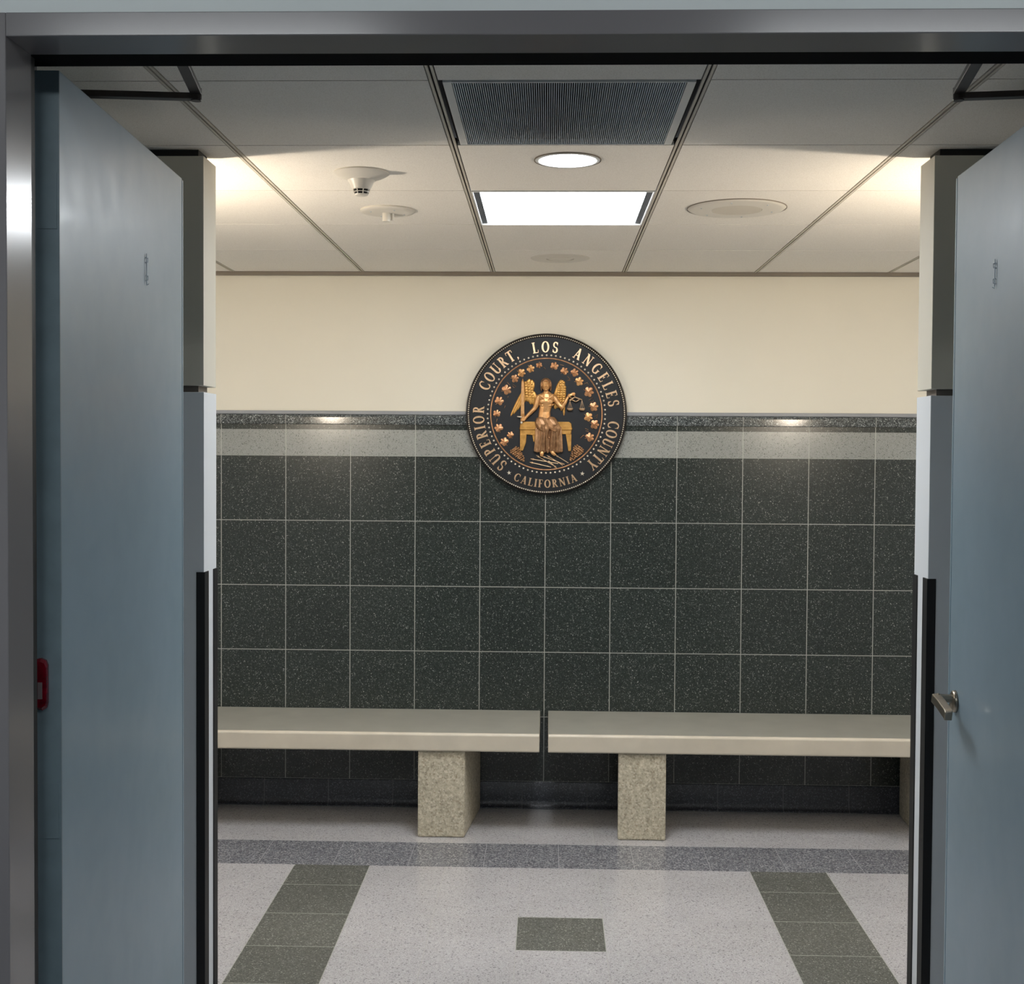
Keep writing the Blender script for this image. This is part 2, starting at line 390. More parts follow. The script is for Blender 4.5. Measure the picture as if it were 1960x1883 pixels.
# ------------------------------------------------------------------ door wall, frame, lobby
bm = new()
box(bm, LX0, JL-.038, 2.11, 2.27, 0, LZ); box(bm, JR+.038, LX1, 2.11, 2.27, 0, LZ); box(bm, JL-.038, JR+.038, 2.11, 2.27, 2.393, LZ)
S(obj('wall_front', bm, LOBBYP))
bm = new(); box(bm, LX0-.1, LX0, LY0, 2.27, 0, LZ); S(obj('wall_lobby_left', bm, LOBBYP))
bm = new(); box(bm, LX1, LX1+.1, LY0, 2.27, 0, LZ); S(obj('wall_lobby_right', bm, LOBBYP))
bm = new(); box(bm, LX0, LX1, LY0-.1, LY0, 0, LZ); S(obj('wall_lobby_back', bm, LOBBYP))
bm = new(); box(bm, LX0, LX1, LY0, 2.11, LZ, LZ+.1); S(obj('ceiling_lobby', bm, CTILE))
HZ = 2.356
bm = new(); rb = .022
for s, xj in ((-1, JL), (1, JR)):
    def bx(a, b, *r): x0, x1 = sorted((a, b)); box(bm, x0, x1, *r)
    bx(xj, xj+s*.040, 2.100, 2.205, 0, HZ+.039); bx(xj+s*rb, xj+s*.040, 2.205, 2.285, 0, HZ+.039)
box(bm, JL, JR, 2.100, 2.200, HZ, HZ+.039)
box(bm, JL, JR, 2.200, 2.285, HZ+.024, HZ+.039)
fr = S(obj('trim_6', bm, FRAMEP, bevel=.0015)); fr['label'] = 'grey enamelled steel frame round the double doorway'
bm = new(); box(bm, JL-rb, JR+rb, 2.2005, 2.274, HZ+.002, HZ+.0235)
obj('closer_track', bm, BLACKM, fr, label='black track under the frame head')
bm = new(); box(bm, JL-.0215, JL-.001, 2.206, 2.222, 0.002, HZ)
box(bm, JR+.001, JR+.0215, 2.206, 2.222, 0.002, HZ)
obj('seal_strip', bm, BLACK, fr)

# ------------------------------------------------------------------ doors
def door(n, s, hx, hy, fx, fy, lab):
    """open leaf whose face to the opening runs from hinge (hx,hy) to free edge (fx,fy)"""
    L = math.hypot(fx-hx, fy-hy); ang = math.atan2(fx-hx, fy-hy)
    d = thing('door_%d' % n, lab, 'door', (hx, hy, 0)); del d['category']; d['kind'] = 'structure'
    d.rotation_euler = (0, 0, -ang)
    t = .045
    # local: y along the leaf, x outward = s*t, z up
    bm = new(); x0, x1 = sorted((0, s*t)); box(bm, x0, x1, 0.003, L, .008, 2.352); obj('leaf', bm, DOORM, d, bevel=.0015)
    bm = new(); x0, x1 = sorted((-s*.0006, s*(t+.0006))); box(bm, x0, x1, -.0005, .004, .009, 2.351); obj('hinge_edge', bm, DOORE, d, label='dark teal hinge edge')
    bm = new(); x0, x1 = sorted((-s*.001, s*.010)); box(bm, x0, x1, L, L+.010, .010, 2.348)
    x0, x1 = sorted((s*.012, s*.026)); box(bm, x0, x1, L, L+.022, .010, 2.348)
    obj('edge_strip', bm, DOORM, d, bevel=.001)
    # hook: thin vertical wire with two small clips, on the face
    bm = new(); yh = (2.845-hy)/math.cos(ang); z0, z1 = (2.043, 2.113) if s < 0 else (2.040, 2.104); xx = -s*.003
    tube(bm, [(xx, yh, z1), (xx, yh, z0+.006), (xx, yh+.002, z0), (xx-s*.003, yh+.006, z0+.003)], .0011, 8)
    for z in (z1-.014, z0+.016): tube(bm, [(s*.001, yh+.004, z-.006), (xx-s*.002, yh+.004, z-.004), (xx-s*.002, yh+.004, z+.004), (s*.001, yh+.004, z+.006)], .0014, 8)
    obj('hook', bm, SLAT, d, label='small grey wire hook high on the door face')
    return d, L, ang
door1, L1, A1 = door(1, -1, -.879, 2.275, -.9205, 3.185, 'left blue-grey steel door leaf standing open into the corridor')
door2, L2, A2 = door(2, 1, .955, 2.275, .991, 3.165, 'right blue-grey steel door leaf with lever handle, standing open')

# red catch on the left door's hinge edge
bm = new()
poly = [(-.043, 1.207), (-.031, 1.204), (-.024, 1.209), (-.0215, 1.218), (-.0215, 1.286), (-.025, 1.295), (-.034, 1.299), (-.043, 1.297)]
prism(bm, [(x, z) for x, z in poly], -.012, -.0005, .12)
for z in (1.262,): box(bm, -.041, -.0235, -.0135, -.011, z, z+.0022)
ct = obj('catch', bm, REDM, door1, label='glossy red plastic catch with a pale slot, on the hinge edge')
bm = new(); box(bm, -.0375, -.0295, -.0132, -.0115, 1.226, 1.256); obj('slot', bm, PALE, ct)
# hinges of both doors
for dd, s in ((door1, -1), (door2, 1)):
    for z in (.25, 1.02, 2.12):
        bm = new(); tube(bm, [(s*.050, -.002, z-.05), (s*.050, -.002, z+.05)], .006, 12); x0, x1 = sorted((s*.004, s*.046)); box(bm, x0, x1, -.002, 0, z-.05, z+.05)
        obj('hinge', bm, DOORE, dd)

# lever handle (right door), rose on the face and a lever that turns towards the free edge and down
hz = 1.077; hyl = L2-.055
bm = new(); lathe(bm, [(0.0, -.010), (.021, -.010), (.026, -.007), (.0275, 0.0005)], 32, 'x', (0, hyl, hz)); rose = obj('handle_rose', bm, CHROME, door2, smooth=True)
bm = new()
tube(bm, [(0, hyl, hz+.006), (-.020, hyl, hz+.007), (-.044, hyl, hz+.008)], [.011, .010, .0105], 16)
prism_pts = [(-.036, hz+.019), (-.054, hz+.016), (-.056, hz-.004), (-.038, hz-.004)]
vsf = [[bm.verts.new((x, hyl+dy, z+dz)) for x, z in prism_pts] for dy, dz in ((.010, 0), (-.045, -.006), (-.100, -.016), (-.112, -.020))]
for a, b in zip(vsf, vsf[1:]):
    for i in range(4): bm.faces.new((a[i], a[(i+1) % 4], b[(i+1) % 4], b[i]))
bm.faces.new(vsf[0][::-1]); bm.faces.new(vsf[-1])
obj('lever_handle', bm, CHROME, door2, bevel=.002, label='dark nickel lever handle')
for dd, s in ((door2, 1),):
    bm = new(); lathe(bm, [(0, -.003), (.006, -.003), (.0065, .0005)], 20, 'x', (0, L2-.055, .95)); obj('keyhole', bm, CHROME, dd) if False else bm.free()

# door closers: arm pair seen under the frame head
def closer(dd, s, elbow, head, drp):
    root = thing('door_closer', 'dark bronze door closer arms bent above the top of the %s door' % ('left' if s < 0 else 'right'), 'door closer', (elbow[0], elbow[1], 2.375), 'door closers under the frame head')
    def loc(p): return (p[0]-elbow[0], p[1]-elbow[1], 0)
    def bar(a, b, w_, z, name):
        a = Vector(loc(a)); b = Vector(loc(b)); d = (b-a).normalized(); n = Vector((-d.y, d.x, 0))*w_/2
        bm = new(); v = []
        for zz in (z-.006, z+.006): v.append([bm.verts.new((p.x, p.y, zz)) for p in (a-n, b-n, b+n, a+n)])
        bm.faces.new(v[0][::-1]); bm.faces.new(v[1])
        for i in range(4): bm.faces.new((v[0][i], v[0][(i+1) % 4], v[1][(i+1) % 4], v[1][i]))
        obj(name, bm, BRONZEARM, root, bevel=.0015)
    bar(elbow, head, .022, .006, 'forearm'); bar(drp, elbow, .022, -.004, 'main_arm')
    bm = new(); lathe(bm, [(0, -.012), (.010, -.012), (.011, -.009), (.011, .013), (0, .013)], 24); obj('elbow_joint', bm, BRONZEARM, root, smooth=False)
    bm = new(); c = loc(drp); x0, x1 = sorted((c[0]-s*.0, c[0]+s*.055)); box(bm, x0, x1, c[1]-.02, c[1]+.20, -.075, -.012)
    obj('closer_body', bm, BRONZEARM, root, bevel=.006)
closer(door1, -1, (-.700, 2.520), (-.662, 2.262), (-.958, 2.492), )
closer(door2, 1, (.792, 2.530), (.750, 2.262), (1.030, 2.500), )

# ------------------------------------------------------------------ benches
def bench(x0, x1, legs, lab):
    th = thing('concrete_bench', lab, 'bench', ((x0+x1)/2, 5.72, 0), 'concrete benches along the tiled wall')
    cx = (x0+x1)/2; yo = 5.72
    bm = new()
    prof = [(D-.02-yo, .378), (5.463-yo, .378), (5.458-yo, .383), (5.452-yo, .450), (5.456-yo, .4565), (5.464-yo, .459), (D-.02-yo, .460)]
    a, b = [[bm.verts.new((x-cx, y, z)) for y, z in prof] for x in (x0, x1)]
    bm.faces.new(a); bm.faces.new(b[::-1])
    for i in range(len(prof)): j = (i+1) % len(prof); bm.faces.new((a[i], a[j], b[j], b[i])).material_index = 1 if i == 5 else 0
    obj('slab', bm, [CONC, SEATC], th, bevel=.003)
    for lx0, lx1, sh in legs:
        bm = new()
        pl = [(lx0-cx, 5.475-yo), (lx1-cx, 5.475-yo), (lx1-cx+sh, D-.05-yo), (lx0-cx+sh, D-.05-yo)]
        lo = [bm.verts.new((x, y, 0)) for x, y in pl]; hi = [bm.verts.new((x, y, .378)) for x, y in pl]
        bm.faces.new(lo); bm.faces.new(hi[::-1])
        for i in range(4): bm.faces.new((lo[i], lo[(i+1) % 4], hi[(i+1) % 4], hi[i]))
        obj('leg', bm, AGG, th, bevel=.008)
bench(-2.16, -.031, [(-.557, -.353, .045), (-1.87, -1.665, .02)], 'left concrete bench under the seal, its square leg set back from the gap')
bench(.006, 2.16, [(.308, .514, .03), (1.612, 1.818, .02)], 'right concrete bench under the seal, reaching the right wall end')

# ------------------------------------------------------------------ ceiling fixtures
gx0, gx1 = CX0+tw+.002, CX0+CP-tw-.002
# return air grille
vy0, vy1 = ys[1]+.004, ys[2]-.008
t = thing('air_vent', 'square grey slatted air vent in the ceiling nearest the doorway', 'vent', (CX0+CP/2, (vy0+vy1)/2, CEIL))
cx, cyy = t.location.x, t.location.y
bm = new(); a0, a1, b0, b1 = gx0+.010-cx, gx1-.010-cx, vy0+.002-cyy, vy1-.006-cyy
for q in ((a0, a0+.020, b0, b1), (a1-.020, a1, b0, b1), (a0+.020, a1-.020, b0, b0+.006), (a0+.020, a1-.020, b1-.006, b1)): box(bm, *q, -.003, .012)
obj('frame', bm, WHITEMET, t, bevel=.001)
bm = new(); n = 104; w_ = (a1-a0-.040)/n
for k in range(n):
    x = a0+.020+(k+.5)*w_; box(bm, x-.0011, x+.0011, b0+.006, b1-.006, -.001, .010)
obj('slats', bm, SLAT, t)
bm = new(); box(bm, a0-.009, a1+.009, b0-.003, b1+.005, .012, .03); obj('backing', bm, DARK, t)
# light panel
ly0, ly1 = ys[3]+.003, ys[4]-.003
t = thing('ceiling_light', 'square lit fluorescent ceiling panel above the benches', 'light', (CX0+CP/2, (ly0+ly1)/2, CEIL))
cx, cyy = t.location.x, t.location.y
a0, a1, b0, b1 = gx0-cx, gx1-cx, ly0-cyy, ly1-cyy
bm = new()
for q in ((a0, a0+.006, b0, b1), (a1-.006, a1, b0, b1), (a0+.006, a1-.006, b0, b0+.006), (a0+.006, a1-.006, b1-.006, b1)): box(bm, *q, -.004, .022)
obj('frame', bm, WHITEMET, t, bevel=.001)
for q in ((a0+.006, a0+.026, b0+.006, b1-.006), (a1-.026, a1-.006, b0+.006, b1-.006)):
    bm = new(); box(bm, *q, .002, .022); obj('side_channel', bm, plain('grey_light_channel', srgb(70, 78, 88), .5), t)
bm = new(); box(bm, a0+.0265, a1-.0265, b0+.008, b1-.008, .006, .018); obj('diffuser', bm, PANEL, t)
# downlight
t = thing('downlight', 'round lit downlight between the air vent and the light panel', 'light', (.048, 3.664, CEIL))
bm = new(); lathe(bm, [(.0815, 0), (.0925, 0), (.094, -.002), (.090, -.004), (.082, -.0045)], 48, close=True); obj('trim_ring', bm, WHITEMET, t, smooth=True)
bm = new(); lathe(bm, [(.0935, -.0035), (.0955, -.0035), (.0955, 0), (.0935, 0)], 48, close=True); obj('shadow_ring', bm, TRIMM, t)  # dark ring drawn in as the shadow line round the trim
bm = new(); lathe(bm, [(0, -.002), (.0815, -.002), (.0815, -.0005), (0, -.0005)], 48); obj('lens', bm, DOWNM, t)
# smoke detector
t = thing('smoke_detector', 'white cone-shaped smoke detector with dark slotted tip', 'smoke detector', (-.566, 3.831, CEIL))
bm = new(); lathe(bm, [(0, 0), (.082, 0), (.083, -.004), (.079, -.007), (.066, -.014), (.046, -.021), (.042, -.024), (0, -.024)], 48); autosmooth(obj('base', bm, WHITEPL, t))
bm = new(); lathe(bm, [(0, -.024), (.041, -.024), (.036, -.032), (.029, -.046), (0.027, -.050), (0, -.050)], 48); autosmooth(obj('body', bm, WHITEPL, t))
bm = new(); lathe(bm, [(0, -.050), (.0225, -.050), (.0185, -.066), (0, -.066)], 32); core = obj('sensor_chamber', bm, DARK, t)
bm = new()
lathe(bm, [(.0205, -.049), (.0265, -.049), (.0265, -.0515), (.0205, -.0515)], 32, close=True)
lathe(bm, [(.018, -.0575), (.0235, -.0575), (.0233, -.0592), (.018, -.0592)], 32, close=True)
lathe(bm, [(0, -.065), (.0205, -.065), (.018, -.069), (.010, -.0715), (0, -.072)], 32)
for k in range(8):
    a = PI/8+k*PI/4; ca, sa = math.cos(a), math.sin(a); tube(bm, [(.0250*ca, .0250*sa, -.050), (.0195*ca, .0195*sa, -.066)], .0018, 6)
obj('cage', bm, WHITEPL, t, smooth=False)
# sprinkler
t = thing('ceiling_sensor', 'white round ceiling plate with a short pipe stub, behind the smoke detector', 'sprinkler', (-.563, 4.431, CEIL))
bm = new(); lathe(bm, [(0, 0), (.094, 0), (.095, -.005), (.090, -.009), (.070, -.011), (0, -.011)], 56); pl = autosmooth(obj('plate', bm, WHITEPL, t))
for k in range(4):
    a = k*PI/2+.5; bm = new(); lathe(bm, [(0, -.0105), (.0028, -.0105), (.0025, -.013), (0, -.013)], 10, c=(.062*math.cos(a), .062*math.sin(a), 0)); obj('screw', bm, SLAT, pl)
bm = new(); tube(bm, [(-.005, 0, -.011), (-.005, 0, -.040)], .0135, 24); obj('pipe_stub', bm, WHITEPL, t)
bm = new(); tube(bm, [(.016, .008, -.011), (.016, .008, -.034)], .0055, 16); obj('pin', bm, WHITEPL, t)
# speaker covers
t = thing('ceiling_speaker', 'large round cream cover plate in the ceiling right of the light panel', 'ceiling speaker', (.633, 4.391, CEIL), 'round cover plates in the ceiling')
bm = new(); lathe(bm, [(.085, -.008), (.150, -.007), (.160, -.0055), (.166, -.001), (.166, 0), (0.085, 0)], 64, close=True); autosmooth(obj('rim_plate', bm, WHITEPL, t))
bm = new(); lathe(bm, [(.1655, -.003), (.1682, -.003), (.1682, 0), (.1655, 0)], 64, close=True); obj('shadow_ring', bm, TRIMM, t)  # taupe ring standing in for the shadow at the plate's edge
bm = new(); lathe(bm, [(0, -.0078), (.084, -.0078), (.085, -.0005), (0, -.0005)], 48); obj('grille', bm, TEE, t)
for k in range(6):
    a = k*PI/3+.25; bm = new(); lathe(bm, [(0, -.007), (.0028, -.007), (.0025, -.0095), (0, -.0095)], 10, c=(.128*math.cos(a), .128*math.sin(a), 0)); obj('screw', bm, SLAT, t)
t = thing('ceiling_speaker', 'smaller faint round cover plate in the ceiling above the seal', 'ceiling speaker', (.043, 5.535, CEIL), 'round cover plates in the ceiling')
bm = new(); lathe(bm, [(0.06, -.004), (.110, -.004), (.123, -.003), (.127, -.0005), (.127, 0), (0.06, 0)], 56, close=True); autosmooth(obj('rim_plate', bm, WHITEPL, t))
bm = new(); lathe(bm, [(0, -.005), (.050, -.005), (.059, -.001), (0, -.0005)], 40); obj('grille', bm, WHITEPL, t)

# wall sconces on the corridor side of the wall ends, hidden from here by the wall ends
for x, lab in ((-1.39, 'warm uplight sconce on the corridor side of the left wall end'), (1.53, 'warm uplight sconce on the corridor side of the right wall end')):
    t = thing('wall_sconce', lab, 'sconce', (x, YW1, 1.915), 'warm wall sconces')
    bm = new(); box(bm, -.05, .05, .002, .016, -.10, .08); obj('back_plate', bm, WHITEMET, t, bevel=.003)
    bm = new(); lathe(bm, [(.012, -.075), (.05, -.060), (.085, -.03), (.105, .015), (.101, .015), (.08, -.026), (.047, -.055), (.012, -.069)], 32, c=(0, .125, 0), close=True); obj('glass_bowl', bm, BOWL, t, smooth=True)
    ld = bpy.data.lights.new('sconce_lamp', 'POINT'); ld.energy = SCONCE_W; ld.color = (1, .86, .70); ld.shadow_soft_size = .03
    lo = bpy.data.objects.new('sconce_lamp', ld); sc.collection.objects.link(lo); lo.parent = t; lo.location = (0, .125, .02)
# added fill panels on the corridor ceiling, unseen beyond the wall ends
for x in (CX0+CP*5.5, CX0-CP*4.5):
    side = 'right' if x > 0 else 'left'
    t = thing('ceiling_light', 'added fill panel on the unseen corridor ceiling to the %s' % side, 'light', (x, 4.405, CEIL))
    bm = new(); box(bm, -.28, .28, -.28, .28, -.006, .0); obj('diffuser', bm, emis('corridor_fill_diffuser', (.95, .97, 1, 1), CORR_E), t)
# lobby ceiling panels behind the camera
for x in (-.95, 1.03):
    t = thing('ceiling_light', 'lit ceiling panel of the lobby, %s of the doorway' % ('left' if x < 0 else 'right'), 'light', (x, .45, LZ))
    bm = new(); box(bm, -.45, .45, -.15, .15, -.008, 0); obj('diffuser', bm, LOBBYL, t)

# ------------------------------------------------------------------ court seal
SCX, SCZ, SY0 = -.0125, 1.845, D-.012
seal = thing('court_seal', 'large round bronze court seal with a seated winged figure, on the back wall', 'seal', (SCX, SY0, SCZ))
K = .3742/908
def P(px, py): return ((px-982)*K, -(py-957)*K)
def P3(px, py, d=0): return ((px-982)*K, -d, -(py-957)*K)
FD = .030                                                          # depth of the field in front of the wall
bm = new()
lathe(bm, [(0, -.0005), (.360, -.0005), (.3735, -.003), (.3742, -.012), (.3735, -.026), (.370, -.034), (.364, -.037), (.3595, -.036), (.357, -FD), (0, -FD)], 128, 'y')
disc = autosmooth(obj('disc', bm, [B_RIM], seal), .5)
bm = new(); lathe(bm, [(0, -FD-.0006), (.357, -FD-.0006), (.357, -FD+.004), (0, -FD+.004)], 96, 'y'); obj('field', bm, B_DARK, seal)
# rope edge
bm = new()
for k in range(230):
    a = 2*PI*k/230; r_ = 877*K; ell(bm, (r_*math.cos(a), -FD-.006, r_*math.sin(a)), (.0034, .0036, .0034), 0, 6)
obj('rope_edge', bm, B_BEAD, seal, smooth=True)
bm = new()
for k in range(80):
    a = 2*PI*k/80; r_ = 661*K; ell(bm, (r_*math.cos(a), -FD-.003, r_*math.sin(a)), (.0044, .0042, .0044), -a, 10)
obj('bead_ring', bm, B_BEAD, seal, smooth=True)
bm = new(); r_ = 626*K; lathe(bm, [(r_-.0035, -FD+.001), (r_-.0025, -FD-.003), (r_, -FD-.0045), (r_+.0025, -FD-.003), (r_+.0035, -FD+.001)], 128, 'y', close=True)
obj('inner_ring', bm, B_COPPER, seal, smooth=True)
bm = new(); r_ = 866*K; lathe(bm, [(r_-.0022, -FD+.001), (r_-.0012, -FD-.002), (r_+.0012, -FD-.002), (r_+.0022, -FD+.001)], 128, 'y', close=True)
obj('outer_ring', bm, B_RIM, seal, smooth=True)

# serif letters built from strokes
WB = 1.12
def stroke(pts, ws):
    """polygon of a polyline with half-widths ws"""
    L, Rr = [], []
    for i, p in enumerate(pts):
        a = pts[max(0, i-1)]; b = pts[min(len(pts)-1, i+1)]
        dx, dy = b[0]-a[0], b[1]-a[1]; l = math.hypot(dx, dy) or 1; nx, ny = -dy/l, dx/l
        w_ = (ws[i] if isinstance(ws, (list, tuple)) else ws)*WB
        L.append((p[0]+nx*w_, p[1]+ny*w_)); Rr.append((p[0]-nx*w_, p[1]-ny*w_))
    return [L, Rr]
def arc(cx, cy, rx, ry, a0, a1, tk=.085, tn=.035, n=16):
    pts, ws = [], []
    for i in range(n+1):
        a = math.radians(a0+(a1-a0)*i/n); pts.append((cx+rx*math.cos(a), cy+ry*math.sin(a)))
        ws.append(tn+(tk-tn)*abs(math.cos(a))**1.3)
    return stroke(pts, ws)
def ln(x0, y0, x1, y1, w_): return stroke([(x0, y0), (x1, y1)], w_)
def sf(x, y, e=.13): return ln(x-e, y, x+e, y, .025)
TK, TN = .085, .035
GL = {
 'I': (.36, [ln(.18, 0, .18, 1, TK), sf(.18, .025, .17), sf(.18, .975, .17)]),
 'L': (.62, [ln(.18, 0, .18, 1, TK), sf(.18, .975, .17), ln(.02, .03, .58, .03, .032), ln(.575, .02, .595, .27, .025)]),
 'O': (.80, [arc(.40, .5, .31, .48, 0, 360, n=36)]),
 'S': (.56, [arc(.27, .74, .19, .235, 20, 270, .07), arc(.28, .255, .205, .235, 90, -160, .08), ln(.47, .70, .47, .97, .022), ln(.06, .30, .06, .04, .022)]),
 'U': (.80, [ln(.18, .3, .18, 1, TK), ln(.64, .3, .64, 1, TN), arc(.41, .31, .23, .28, 180, 360, TK, .04), sf(.18, .975, .15), sf(.64, .975, .13)]),
 'P': (.62, [ln(.18, 0, .18, 1, TK), sf(.18, .025, .17), sf(.16, .975, .14), arc(.27, .735, .24, .235, 90, -90, .075), ln(.18, .97, .28, .97, .03), ln(.18, .50, .28, .50, .03)]),
 'R': (.72, [ln(.18, 0, .18, 1, TK), sf(.18, .025, .17), sf(.16, .975, .14), arc(.27, .745, .23, .225, 90, -90, .075), ln(.18, .97, .28, .97, .03), ln(.18, .52, .30, .52, .03), ln(.33, .52, .60, .03, .075), sf(.63, .025, .10)]),
 'E': (.64, [ln(.18, 0, .18, 1, TK), ln(.02, .03, .58, .03, .03), ln(.02, .97, .54, .97, .03), ln(.2, .51, .42, .51, .03), ln(.57, .02, .59, .25, .022), ln(.53, .98, .54, .77, .022), ln(.42, .62, .42, .40, .02)]),
 'F': (.60, [ln(.18, 0, .18, 1, TK), sf(.18, .025, .17), ln(.02, .97, .54, .97, .03), ln(.2, .51, .42, .51, .03), ln(.53, .98, .54, .77, .022), ln(.42, .62, .42, .40, .02)]),
 'C': (.74, [arc(.42, .5, .33, .48, 48, 318), ln(.66, .68, .66, .97, .022), ln(.66, .32, .67, .10, .02)]),
 'G': (.80, [arc(.42, .5, .33, .48, 48, 312), ln(.66, .68, .66, .97, .022), ln(.66, .08, .66, .44, .07), sf(.66, .44, .14)]),
 'T': (.70, [ln(.35, 0, .35, 1, TK), sf(.35, .025, .16), ln(.03, .965, .67, .965, .033), ln(.035, .98, .02, .74, .022), ln(.665, .98, .68, .74, .022)]),
 'A': (.78, [ln(.38, .98, .13, .03, TN), ln(.37, 1.0, .63, .03, TK), ln(.20, .33, .56, .33, .03), sf(.12, .025, .12), sf(.64, .025, .14)]),
 'N': (.84, [ln(.16, 0, .16, 1, TN), ln(.67, 0, .67, 1, TN), ln(.16, .98, .67, .03, .085), sf(.16, .025, .13), sf(.12, .975, .12), sf(.67, .975, .13)]),
 'Y': (.76, [ln(.37, 0, .37, .48, TK), ln(.37, .45, .13, .97, TK), ln(.37, .45, .62, .97, TN), sf(.37, .025, .16), sf(.13, .975, .13), sf(.63, .975, .11)]),
 ',': (.20, [stroke([(.10, .10), (.12, .02), (.05, -.12)], [.06, .055, .015]), stroke([(.04, .07), (.14, .07)], .055)]),
}
def word(txt, a0, a1, rbase, height, inward=False):
    """letters from the centre angle a0 to a1 (degrees clockwise from the top)"""
    ws = [GL[c][0]+.10 for c in txt]; cs = []; x = 0
    for w_ in ws: cs.append(x+w_/2); x += w_
    bm = new(); hgt = height*K; wsx = hgt*(1.0 if inward else .88)
    for c, xc in zip(txt, cs):
        f = (xc-cs[0])/(cs[-1]-cs[0]); a = math.radians(a0+(a1-a0)*f); gw, sts = GL[c]
        for si, (L, Rr) in enumerate(sts):
            dz_ = si*.00025
            fr_, bk = [], []
            for side in (L, Rr):
                a_f, a_b = [], []
                for gx, gy in side:
                    lx = (gx-gw/2)*wsx; ly = gy*hgt
                    if inward: rr = rbase*K-ly; tx = -lx
                    else: rr = rbase*K+ly; tx = lx
                    # radial direction (sin a, cos a), tangent clockwise (cos a, -sin a)
                    X = rr*math.sin(a)+tx*math.cos(a); Z = rr*math.cos(a)-tx*math.sin(a)
                    a_f.append(bm.verts.new((X, -FD-.006-dz_, Z))); a_b.append(bm.verts.new((X, -FD+.001, Z)))
                fr_.append(a_f); bk.append(a_b)
            n = len(fr_[0])
            for i in range(n-1):
                bm.faces.new((fr_[0][i], fr_[0][i+1], fr_[1][i+1], fr_[1][i]))
                bm.faces.new((fr_[0][i], fr_[0][i+1], bk[0][i+1], bk[0][i])); bm.faces.new((fr_[1][i], fr_[1][i+1], bk[1][i+1], bk[1][i]))
            for i in (0, n-1): bm.faces.new((fr_[0][i], fr_[1][i], bk[1][i], bk[0][i]))
    o = obj('lettering', bm, B_LETTER, seal); o['label'] = 'raised bronze lettering reading %s' % txt
word('SUPERIOR', 220.5, 273.5, 702, 124); word('COURT,', 294.5, 333, 702, 124); word('LOS', 350, 7.2+360, 695, 124) if False else word('LOS', -10, 7.4, 695, 120)
word('ANGELES', 27.5, 80.5, 702, 124); word('COUNTY', 99, 137.5, 702, 124)
word('CALIFORNIA', 204.3, 156.7, 826, 88, True)
for a in (212, 148.4):
    bm = new(); ar = math.radians(a); r_ = 782*K; pts = []
    for k in range(10):
        q = k*PI/5+ar; rr = (.0115 if k % 2 == 0 else .0048); pts.append((r_*math.sin(ar)+rr*math.sin(q), r_*math.cos(ar)+rr*math.cos(q)))
    prism(bm, pts, -FD-.005, -FD+.001, .3); obj('star', bm, B_BEAD, seal)

# vine leaves
def leaf(px, py, size, rot, mat):
    cx_, cz_ = P(px, py); bm = new(); prof_ = []
    lob = [(0, 1.0), (26, .66), (56, .98), (88, .70), (124, .88), (160, .60), (180, .42), (200, .60), (236, .88), (272, .70), (304, .98), (334, .66)]
    s_ = size*K*.93
    c = bm.verts.new((cx_, -FD-.009, cz_)); ring, back = [], []
    fine = []
    for i in range(len(lob)):
        a0_, r0_ = lob[i]; a1_, r1_ = lob[(i+1) % len(lob)]
        if a1_ < a0_: a1_ += 360
        for t_ in (0, .5): fine.append((a0_+(a1_-a0_)*t_, r0_+(r1_-r0_)*t_+(.06 if t_ else 0)))
    for a, r in fine:
        q = math.radians(a+rot); x, z = cx_+s_*r*math.sin(q), cz_+s_*r*math.cos(q)
        ring.append(bm.verts.new((x, -FD-.005+(.002 if r < .7 else 0), z))); back.append(bm.verts.new((x, -FD+.001, z)))
    n = len(ring)
    for i in range(n):
        bm.faces.new((c, ring[i], ring[(i+1) % n])); bm.faces.new((ring[i], back[i], back[(i+1) % n], ring[(i+1) % n]))
    q = math.radians(rot+180); tube(bm, [(cx_+s_*.3*math.sin(q), -FD-.004, cz_+s_*.3*math.cos(q)), (cx_+s_*.95*math.sin(q+.3), -FD-.002, cz_+s_*.95*math.cos(q+.3))], .0012, 6)
    obj('leaf', bm, mat, seal, smooth=False)
for px, py, s_, rot in ((897, 405, 42, 170), (1068, 420, 54, 20), (800, 447, 52, 130), (1180, 476, 52, 40), (695, 495, 56, 100), (1293, 492, 54, 60),
                        (622, 560, 54, 80), (1345, 590, 58, 75), (530, 688, 66, 60), (1452, 705, 68, 100), (450, 815, 60, 30), (1510, 872, 62, 80),
                        (425, 955, 50, 10), (1450, 985, 60, 110), (450, 1118, 58, 330), (1520, 1070, 62, 95), (582, 1195, 46, 320), (1468, 1215, 60, 60), (515, 1272, 58, 310)):
    leaf(px, py, s_, rot, B_COPPER if py > 1100 or random.random() < .5 else B_GOLD)
# tendrils
for pts in (((600, 620), (640, 650), (615, 660), (600, 640)), ((1215, 530), (1245, 560), (1215, 580), (1250, 575)), ((1395, 620), (1440, 600), (1460, 640), (1425, 650)),
            ((1455, 800), (1500, 770), (1510, 810), (1470, 820)), ((1525, 985), (1560, 955), (1545, 1000)), ((1420, 1115), (1455, 1130), (1425, 1140), (1460, 1150)),
            ((1365, 1225), (1400, 1190), (1420, 1200)), ((540, 600), (575, 640)), ((520, 860), (510, 890)), ((545, 770), (555, 760)), ((430, 1010), (420, 1050)), ((950, 430), (970, 450)),
            ((1130, 400), (1175, 410))):
    bm = new(); tube(bm, [P3(a, b, FD+.001+.0015*(i % 2)) for i, (a, b) in enumerate(pts)], .0014, 6); obj('tendril', bm, B_BROWN, seal, smooth=True)
